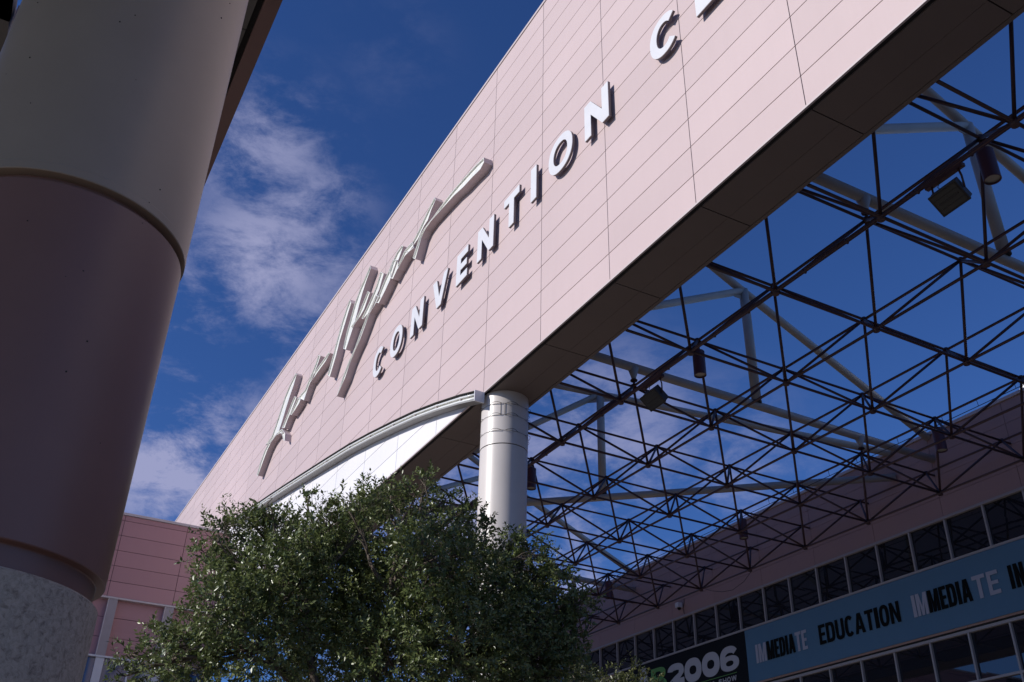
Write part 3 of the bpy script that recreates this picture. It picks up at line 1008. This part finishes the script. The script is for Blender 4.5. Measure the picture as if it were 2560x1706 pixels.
# ================================================================== shaded hall behind
D2 = 27.63
hall = empty('exhibition_hall', (29, 25, GZ), 'long shaded pinkish hall behind the lattice with two bands of dark windows', 'building')
HY0, HY1 = -9.72, 54.28
for nm, bands in (('upper_panels', ((12.33, 13.012), (13.024, 13.78), (13.792, 14.546), (14.558, 15.312))) , ('spandrel_panels', ((8.60, 10.76),)), ('base_panels', ((GZ, 0.8),))):
    hp = MB()
    for k in range(-4, 17):
        y0 = 2.48 + k * 3.05
        for z0, z1 in bands:
            hp.box(D2, D2 + 0.06, y0 + 0.007, y0 + 3.05 - 0.007, z0, z1)
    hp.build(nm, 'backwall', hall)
MB().box(D2 + 0.40, D2 + 3, HY0, HY1, GZ, 15.318).build('wall_backing', 'gap', hall)
MB().box(D2 + 0.05, D2 + 0.40, HY0, HY1, 12.25, 15.318).build('wall_core', 'gap', hall)
MB().box(D2 + 0.05, D2 + 0.40, HY0, HY1, 8.5, 10.8).build('spandrel_core', 'gap', hall)
MB().box(D2 - 0.05, D2 + 3.05, HY0, HY1, 15.325, 15.43).build('coping', 'coping', hall)
fr = MB()
for z0, z1 in ((12.235, 12.325), (10.765, 10.845), (8.425, 8.515), (0.8, 0.9)):
    fr.box(D2 - 0.045, D2 + 0.12, HY0, HY1, z0, z1)
fr.build('sill_rail', 'frame', hall)


def window(y0, z0, z1, tz=None):
    """one bay 1.525 m wide: side mullion, pane"""
    f = MB().box(D2 - 0.035, D2 + 0.12, y0 - 0.032, y0 + 0.032, z0, z1)
    if tz:
        for z in tz:
            f.box(D2 - 0.025, D2 + 0.12, y0 + 0.034, y0 + 1.491, z - 0.035, z + 0.035)
    f = f.build('window', 'frame', hall)
    g = MB()
    # every pane sits a touch differently in its gasket
    e1, e2 = rnd.uniform(-.004, .004), rnd.uniform(-.004, .004)
    g.add([(D2 + 0.06 + e1, y0 + 0.03, z0), (D2 + 0.06 - e1, y0 + 1.495, z0), (D2 + 0.06 + e2, y0 + 1.495, z1), (D2 + 0.06 - e2, y0 + 0.03, z1),
           (D2 + 0.10, y0 + 0.03, z0), (D2 + 0.10, y0 + 1.495, z0), (D2 + 0.10, y0 + 1.495, z1), (D2 + 0.10, y0 + 0.03, z1)],
          [(0, 3, 2, 1), (4, 5, 6, 7), (0, 1, 5, 4), (1, 2, 6, 5), (2, 3, 7, 6), (3, 0, 4, 7)])
    g.build('pane', 'glass', f)


for k in range(-2, 27):
    window(5.53 + k * 1.525, 10.848, 12.232)
for k in range(4, 27):
    window(5.53 + k * 1.525, 0.9, 8.42, (6.95, 5.45, 3.0))

# banners
bl = empty('blue_banner', (D2, 22, 8.66), 'long blue banner with black and grey slogan between the window bands', 'banner')
vs, fs = [], []
NY = 60
for k in range(NY + 1):
    y = 4.5 + (31.22 - 4.5) * k / NY
    w_ = 0.008 * math.sin(k * 0.9) + 0.005 * math.sin(k * 2.3)
    vs += [(D2 - 0.055 + w_, y, 8.66), (D2 - 0.055 - w_ * .5, y, 9.7), (D2 - 0.055 + w_, y, 10.745), (D2 - 0.02, y, 8.66), (D2 - 0.02, y, 10.745)]
for k in range(NY):
    a, b = k * 5, k * 5 + 5
    fs += [(a, a + 1, b + 1, b), (a + 1, a + 2, b + 2, b + 1), (a + 2, a + 4, b + 4, b + 2), (a + 4, a + 3, b + 3, b + 4), (a + 3, a, b, b + 3)]
fs += [(0, 3, 4, 2, 1), (NY * 5, NY * 5 + 1, NY * 5 + 2, NY * 5 + 4, NY * 5 + 3)]
MB().add(vs, fs).build('cloth', 'blue', bl)


def text_line(parent, name, s, y, x, z, h, wmap, t, gap, mtl, e=2.6, total=None):
    """letters from the left (large Y) towards -Y; scaled to fill total width"""
    ws = [wmap.get(c, wmap['*']) for c in s]
    if total:
        f = total / (sum(ws) + gap * (len(s) - 1))
        ws, gap, t = [w * f for w in ws], gap * f, t * min(1, f * 1.05)
    m = MB()
    for c, w in zip(s, ws):
        if c != ' ':
            glyph_mb(m, c, w, t, h, x, y, z, 0.004, e)
        y -= w + gap
    m.build(name, mtl, parent)


WM = {'I': .12, 'M': .38, 'T': .27, 'E': .23, 'A': .32, '*': .29, 'N': .30}
XB = D2 - 0.074
text_line(bl, 'grey_lettering', 'IM', 30.66, XB, 9.335, .72, WM, .125, .03, 'greyink', total=0.62)
text_line(bl, 'black_lettering', 'MEDIA', 30.0, XB - .002, 9.335, .72, WM, .128, .028, 'ink', total=1.58)
text_line(bl, 'grey_lettering', 'TE', 28.38, XB, 9.335, .72, WM, .125, .03, 'greyink', total=0.62)
text_line(bl, 'black_lettering', 'EDUCATION', 27.12, XB - .002, 9.335, .72, WM, .135, .035, 'ink', total=3.88)
text_line(bl, 'grey_lettering', 'IM', 22.68, XB, 9.335, .74, WM, .125, .03, 'greyink', total=0.64)
text_line(bl, 'black_lettering', 'MEDIA', 22.01, XB - .002, 9.335, .74, WM, .130, .03, 'ink', total=1.72)
text_line(bl, 'grey_lettering', 'TE', 20.20, XB, 9.335, .74, WM, .135, .04, 'greyink', total=0.96)
text_line(bl, 'black_lettering', 'IN', 18.86, XB - .002, 9.335, .74, WM, .135, .05, 'ink', total=0.53)

bk = empty('black_banner', (D2, 36, 8.66), 'black banner with large grey 2006 left of the blue banner', 'banner')
MB().box(D2 - 0.05, D2 - 0.02, 31.24, 40.3, 8.62, 10.75).build('cloth', 'black', bk)
XK = D2 - 0.058
W6 = {'*': 1.17}
text_line(bk, 'digit_lettering', '2006', 36.58, XK, 9.35, .98, W6, .35, .04, 'paleink', 2.3, total=4.86)
text_line(bk, 'green_lettering', 'B', 37.83, XK, 9.35, 1.05, {'*': 1.15}, .36, 0, 'green', 2.3)
text_line(bk, 'pale_lettering', 'A', 38.98, XK, 9.35, 1.22, {'*': 1.05}, .34, 0, 'paleink', 2.3)
MB().box(XK - .002, XK + .002, 31.93, 38.9, 9.215, 9.24).build('green_rule', 'green', bk)
text_line(bk, 'small_lettering', 'MEDIA SHOW', 34.55, XK, 8.93, .20, {'I': .06, 'M': .2, ' ': .1, '*': .17, 'W': .24}, .05, .035, 'paleink', 2.2, total=2.58)

# camera box and its conduit
sc_ = empty('security_camera', (D2, 35.3, 12.6), 'small white security camera box on the wall above the windows', 'camera')
MB().box(D2 - 0.30, D2 - 0.05, 35.19, 35.42, 12.66, 12.88).build('housing', 'wframe', sc_, 0.01)
MB().lathe(D2 - 0.17, 35.30, [(0.0, 12.55), (0.06, 12.57), (0.085, 12.62), (0.085, 12.657)], 16).build('dome', 'black', sc_)
MB().box(D2 - 0.05, D2 - 0.003, 35.25, 35.36, 12.70, 12.84).build('bracket', 'frame', sc_)
MB().tube([(D2 - 0.02, 35.09, 13.05), (D2 - 0.02, 35.11, 12.85), (D2 - 0.05, 35.16, 12.6), (D2 - 0.03, 35.13, 12.34)], 0.012, 6).build('cable', 'wire', sc_)
hg = MB()
hc = [(27.2, 33.9, 13.2), (27.2, 33.18, 12.97), (27.2, 32.65, 12.72), (27.2, 31.92, 12.49), (27.2, 31.27, 12.41), (27.2, 30.53, 12.57), (27.2, 30.03, 12.86), (27.2, 29.92, 13.1)]
hg.tube(hc, 0.011, 6)
tag(hg.build('slack_cable', 'wire'), 'thin dark slack cable looping down in front of the shaded wall', 'cable')
# white rooftop piece in the sun beyond the hall parapet
rt = empty('rooftop_hood', (34.5, 18.5, 15.66), 'bright white sunlit hood just showing over the hall parapet at right', 'roof hood')
MB().add([(33.8, 14.5, 15.7), (36, 14.5, 15.7), (36, 22.5, 15.7), (33.8, 22.5, 15.7), (34, 17.5, 20.0), (35.4, 17.5, 20.0), (35.4, 20.5, 19.25), (34, 20.6, 19.2), (33.95, 21.24, 18.7), (35.5, 21.24, 18.7)],
         [(0, 3, 2, 1), (0, 1, 5, 4), (4, 5, 6, 7), (7, 6, 9, 8), (8, 9, 2, 3), (0, 4, 7, 8, 3), (1, 2, 9, 6, 5)]).build('hood_shell', 'white', rt)
MB().box(33.7, 36.1, 14.4, 22.6, 15.66, 15.72).build('hood_base', 'coping', rt)

# ================================================================== lower wing at the left
LY = 50.0
lw = empty('lower_wing', (2, 52, GZ), 'lower dusky rose panelled wing in shade at the end of the facade', 'building')
lp = MB()
for k in range(-6, 2):
    x0 = 4.79 + 3.07 * k
    x1 = min(x0 + 3.07, 10.05)
    for r in range(-1, 6):
        z0 = 13.17 + 0.0 + (r * 0.76 if r >= 0 else 0)
        if r < 0:
            continue
        z1 = min(z0 + 0.76, 17.24)
        lp.box(x0 + 0.012, x1 - 0.012, LY, LY + 0.05, (z0 if r else 13.20) + 0.011, z1 - 0.011)
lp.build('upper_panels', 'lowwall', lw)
lp = MB()
for k in range(-8, 4):
    x0 = 2.28 + 2.64 * k + 0.02
    x1 = min(x0 + 2.64, 10.05)
    if x0 > 10:
        continue
    for z0, z1 in ((10.47, 11.36), (11.36, 12.28), (12.28, 13.13)):
        lp.box(x0 + 0.01, x1 - 0.01, LY + 0.25, LY + 0.30, z0 + 0.011, z1 - 0.011)
lp.build('lower_panels', 'lowwall', lw)
MB().box(-20, 10.06, LY + 0.045, LY + 8, 13.2, 17.24).build('upper_core', 'gap', lw)
MB().box(-20, 10.06, LY + 0.295, LY + 8, GZ, 13.2).build('lower_core', 'gap', lw)
MB().box(-20.1, 10.07, LY - 0.06, LY + 8.1, 17.25, 17.37).build('coping', 'coping', lw)
MB().box(-20, 10.06, LY - 0.05, LY + 0.25, 13.11, 13.19).build('ledge', 'coping', lw)
for x in (-5.63, -2.99, -0.35, 2.29, 4.93, 7.57):
    MB().box(x, x + 0.40, LY - 0.02, LY + 0.26, 10.47, 13.108).build('pier', 'pier', lw)
    MB().box(x - 0.035, x - 0.002, LY - 0.03, LY + 0.26, 10.47, 13.106).build('pier_edge_trim', 'coping', lw)
MB().box(-20, 10.06, LY - 0.03, LY + 0.25, 10.385, 10.465).build('lower_ledge', 'wframe', lw)
for x in (-5.63, -2.99, -0.35, 2.29, 4.93, 7.57):
    w = MB().box(x + 0.02, x + 0.40, LY + 0.02, LY + 0.25, GZ, 10.38)
    w.box(x + 1.50, x + 1.58, LY + 0.04, LY + 0.25, GZ, 10.38)
    for z in (9.6 - 2.6, 4.4, 1.8):
        w.box(x + 0.42, x + 1.48, LY + 0.06, LY + 0.25, z, z + 0.07)
        w.box(x + 1.60, x + 2.62, LY + 0.06, LY + 0.25, z, z + 0.07)
    w = w.build('window', 'wframe', lw)
    MB().box(x + 0.41, x + 2.65, LY + 0.15, LY + 0.17, GZ, 10.37).build('pane', 'bglass', w)

# ================================================================== trees
LOBES = [[3.28, 13.02, 4.49, 0.46], [2.79, 12.97, 4.45, 0.39], [2.39, 12.79, 4.42, 0.2], [2.98, 12.54, 4.81, 0.13], [3.26, 11.8, 4.06, 0.3], [3.47, 12.47, 5.05, 0.07], [3.65, 12.4, 4.86, 0.15], [3.88, 11.98, 4.77, 0.25], [4.19, 12.03, 4.98, 0.22], [4.69, 13.06, 4.77, 0.73], [4.87, 12.14, 5.23, 0.22], [4.97, 11.87, 5.36, 0.15], [5.34, 11.81, 4.93, 0.25], [5.71, 11.94, 5.01, 0.2], [5.89, 11.81, 4.91, 0.1], [6.21, 11.61, 4.61, 0.21], [6.42, 11.24, 4.37, 0.17], [6.24, 11.4, 4.04, 0.38], [6.7, 11.24, 3.98, 0.25], [6.76, 10.85, 3.67, 0.16], [6.67, 11.19, 3.45, 0.22], [6.12, 11.15, 3.3, 0.37], [6.0, 12.23, 4.13, 0.62], [4.86, 11.19, 3.95, 0.61], [4.86, 12.58, 3.73, 0.89], [4.12, 13.3, 4.09, 0.72], [3.16, 11.99, 3.6, 0.53], [2.66, 13.19, 4.12, 0.27], [2.31, 13.0, 4.15, 0.15], [2.49, 11.9, 3.2, 0.41], [2.33, 13.04, 3.25, 0.21], [1.89, 12.61, 2.88, 0.19], [1.66, 12.9, 2.75, 0.14], [1.64, 12.86, 2.49, 0.16], [2.22, 12.48, 2.62, 0.36], [3.05, 12.2, 2.93, 0.7], [4.28, 13.23, 3.19, 0.78], [4.55, 11.61, 2.75, 0.69], [5.15, 11.03, 2.98, 0.68], [6.38, 11.61, 2.93, 0.56], [6.64, 11.15, 2.77, 0.2], [6.6, 11.37, 4.16, 0.25], [6.76, 10.95, 3.61, 0.2], [6.88, 10.92, 3.73, 0.14], [6.44, 11.46, 4.55, 0.17], [6.61, 11.2, 3.27, 0.38], [6.8, 11.08, 2.97, 0.29], [6.1, 11.1, 3.01, 0.53], [2.3, 12.27, 3.63, 0.23], [2.1, 13.14, 2.88, 0.29], [5.57, 11.11, 3.89, 0.28], [6.36, 11.84, 3.78, 0.36], [5.42, 11.64, 4.42, 0.24], [6.15, 11.88, 4.44, 0.19], [6.42, 11.22, 3.65, 0.24], [5.26, 12.49, 4.83, 0.31], [3.87, 12.51, 4.45, 0.3], [3.4, 11.96, 3.8, 0.34], [2.9, 13.08, 3.95, 0.3], [2.82, 12.78, 4.67, 0.12], [4.58, 12.26, 5.28, 0.15], [3.19, 12.57, 4.61, 0.13], [3.68, 12.12, 4.6, 0.18], [5.26, 11.96, 5.19, 0.12]]
BUSH = [[8.81, 13.98, 3.49, 0.24], [9.57, 14.33, 3.68, 0.24], [9.83, 14.07, 3.66, 0.24], [9.88, 13.65, 3.5, 0.22], [9.11, 14.78, 3.78, 0.15], [9.06, 13.95, 3.42, 0.26], [9.54, 13.91, 3.33, 0.33], [9.2, 14.72, 3.35, 0.33], [9.93, 13.62, 3.19, 0.32]]


def foliage(name, lobes, per_m2, twig_len, leaf_len, material, parent, seed, nleaf=13, lift=0.35):
    rng = np.random.default_rng(seed)
    LB = np.array(lobes)
    base, dirs, ln = [], [], []
    for (x, y, z, r) in lobes:
        n = max(8, int(per_m2 * 4 * math.pi * r * r * (0.5 + 0.5 * min(1, r / 0.6))))
        d = rng.normal(size=(n, 3))
        d /= np.linalg.norm(d, axis=1, keepdims=True)
        rr = r * rng.uniform(0.15, 1.0, n) ** 0.42
        p = np.array([x, y, z]) + d * rr[:, None] * np.array([1, 1, 0.92])
        w = d * 0.8 + rng.normal(size=(n, 3)) * 0.55 + np.array([0, 0, lift])
        w /= np.linalg.norm(w, axis=1, keepdims=True)
        base.append(p)
        dirs.append(w)
        k = twig_len * rng.uniform(0.5, 1.25, n) * min(1, 0.45 + r)
        k[rng.random(n) < 0.03] *= 1.7      # a few long leading shoots make the edge ragged
        ln.append(k)
    base, dirs, ln = np.concatenate(base), np.concatenate(dirs), np.concatenate(ln)
    # holes in the crown: drop the twigs that fall in low-noise cells
    ph = np.sin(base[:, 0] * 5.1 + 1.3) * np.sin(base[:, 1] * 4.3 + 0.4) * np.sin(base[:, 2] * 6.2) + 0.35 * np.sin(base[:, 0] * 13 + base[:, 2] * 11)
    keep = ph > -0.62
    base, dirs, ln = base[keep], dirs[keep], ln[keep]
    T = len(base)
    print('twigs', name, T, T * nleaf)
    side = np.cross(dirs, rng.normal(size=(T, 3)))
    side /= np.linalg.norm(side, axis=1, keepdims=True)
    up = np.cross(side, dirs)
    f = np.linspace(0.12, 1.0, nleaf)[None, :] + rng.uniform(-.03, .03, (T, nleaf))
    org = base[:, None, :] + dirs[:, None, :] * (ln[:, None] * f)[:, :, None]
    ang = np.arange(nleaf)[None, :] * 2.4 + rng.uniform(0, 6.28, (T, 1)) + rng.normal(0, .4, (T, nleaf))
    out = side[:, None, :] * np.cos(ang)[..., None] + up[:, None, :] * np.sin(ang)[..., None]
    ax = out * 0.8 + dirs[:, None, :] * 0.55 + rng.normal(0, .25, (T, nleaf, 3))
    ax /= np.linalg.norm(ax, axis=2, keepdims=True)
    nrm = dirs[:, None, :] * 0.8 - out * 0.4 + rng.normal(0, .35, (T, nleaf, 3))
    wd = np.cross(ax, nrm)
    wd /= np.linalg.norm(wd, axis=2, keepdims=True)
    nn = np.cross(wd, ax)
    L = leaf_len * rng.uniform(0.65, 1.3, (T, nleaf, 1))
    W = L * rng.uniform(0.19, 0.27, (T, nleaf, 1))
    v0 = org
    v1 = org + ax * L * 0.42 + wd * W + nn * L * 0.07
    v2 = org + ax * L
    v3 = org + ax * L * 0.42 - wd * W + nn * L * 0.07
    V = np.stack([v0, v1, v2, v3], 2).reshape(-1, 3).astype(np.float32)
    n = T * nleaf
    idx = np.arange(n)[:, None] * 4
    F = np.concatenate([idx + np.array([[0, 1, 2]]), idx + np.array([[0, 2, 3]])], 1).reshape(-1)
    me = bpy.data.meshes.new(name)
    me.vertices.add(len(V))
    me.vertices.foreach_set('co', V.ravel())
    me.loops.add(len(F))
    me.loops.foreach_set('vertex_index', F.astype(np.int32))
    me.polygons.add(len(F) // 3)
    me.polygons.foreach_set('loop_start', np.arange(0, len(F), 3, dtype=np.int32))
    me.polygons.foreach_set('loop_total', np.full(len(F) // 3, 3, dtype=np.int32))
    me.update()
    at = me.attributes.new('tone', 'FLOAT', 'POINT')
    tone = np.clip(rng.normal(0.4, .25, (T, 1)) + rng.normal(0, .16, (T, nleaf)), 0, 1)
    at.data.foreach_set('value', np.repeat(tone.reshape(-1), 4).astype(np.float32))
    me.materials.append(M_[material])
    o = bpy.data.objects.new(name, me)
    COL.objects.link(o)
    attach(o, parent)
    return base, dirs, ln


def wiggle(a, b, r0, r1, n, amp, rnd):
    a, b = Vector(a), Vector(b)
    pts, rs = [], []
    ph = [rnd.uniform(0, 6.28) for _ in range(3)]
    for k in range(n + 1):
        f = k / n
        p = a.lerp(b, f)
        e = amp * math.sin(math.pi * f)
        p += Vector((math.sin(f * 5 + ph[0]), math.sin(f * 6 + ph[1]), math.sin(f * 4 + ph[2]) + f * (1 - f))) * e
        pts.append(p)
        rs.append(r0 + (r1 - r0) * f)
    return pts, rs


tree = empty('oak_tree', (4.35, 12.35, GZ), 'broad dark green live oak in front of the white column and arch', 'tree')
bs, di, le = foliage('crown', LOBES, 106, 0.30, 0.062, 'leaf', tree, 11)
rnd = random.Random(21)
tb = MB()
pts, rs = wiggle((4.35, 12.35, GZ), (4.45, 12.3, 1.2), 0.17, 0.12, 8, 0.06, rnd)
tb.tube(pts, rs, 12)
tb.build('trunk', 'bark', tree)
lm = MB()
forks = []
for k in range(7):
    a = k * 0.9 + 0.3
    tip = Vector((4.4 + 1.3 * math.cos(a), 12.3 + 0.6 * math.sin(a), 2.9 + 0.35 * (k % 3)))
    pts, rs = wiggle((4.44, 12.3, 0.9 + 0.05 * k), tip, 0.075, 0.035, 8, 0.12, rnd)
    lm.tube(pts, rs, 8)
    forks += list(zip(pts[3:], rs[3:]))
for (x, y, z, r) in LOBES:
    c = Vector((x, y, z))
    f, fr_ = min(forks, key=lambda t: (t[0] - c).length + rnd.uniform(0, .35))
    pts, rs = wiggle(f, c, min(fr_, 0.032), 0.011, 9, 0.13, rnd)
    lm.tube(pts, rs, 6)
    for q in range(int(5 + r * 12)):
        d = Vector((rnd.gauss(0, 1), rnd.gauss(0, 1), rnd.gauss(0.3, 0.8))).normalized()
        pts2, rs2 = wiggle(pts[rnd.randint(4, 9)], c + d * r * rnd.uniform(0.75, 1.02), 0.010, 0.003, 6, 0.07, rnd)
        lm.tube(pts2, rs2, 4)
lm.build('limbs', 'bark', tree)
tw = MB()
for k in range(0, len(bs), 3):
    p = Vector(bs[k])
    tw.tube([p - Vector(di[k]) * 0.06, p + Vector(di[k]) * float(le[k])], [0.0035, 0.0015], 3, False)
tw.build('twigs', 'bark', tree)

bush = empty('small_tree', (9.45, 14.0, GZ), 'small yellowish green tree top in front of the black banner', 'tree')
bs, di, le = foliage('crown', BUSH + [[9.3, 14.1, 3.0, .6], [9.9, 13.7, 2.9, .5], [8.9, 14.4, 2.9, .5]], 60, 0.26, 0.055, 'leaf2', bush, 5)
bt = MB()
pts, rs = wiggle((9.45, 14.0, GZ), (9.4, 14.0, 2.4), 0.09, 0.05, 7, 0.05, rnd)
bt.tube(pts, rs, 10)
bt.build('trunk', 'bark', bush)
bl_ = MB()
for (x, y, z, r) in BUSH:
    pts, rs = wiggle((9.42, 14.0, 2.2), (x, y, z), 0.03, 0.008, 7, 0.08, rnd)
    bl_.tube(pts, rs, 6)
bl_.build('limbs', 'bark', bush)

SC.render.engine = 'CYCLES'
SC.cycles.max_bounces = 8
SC.cycles.diffuse_bounces = 4
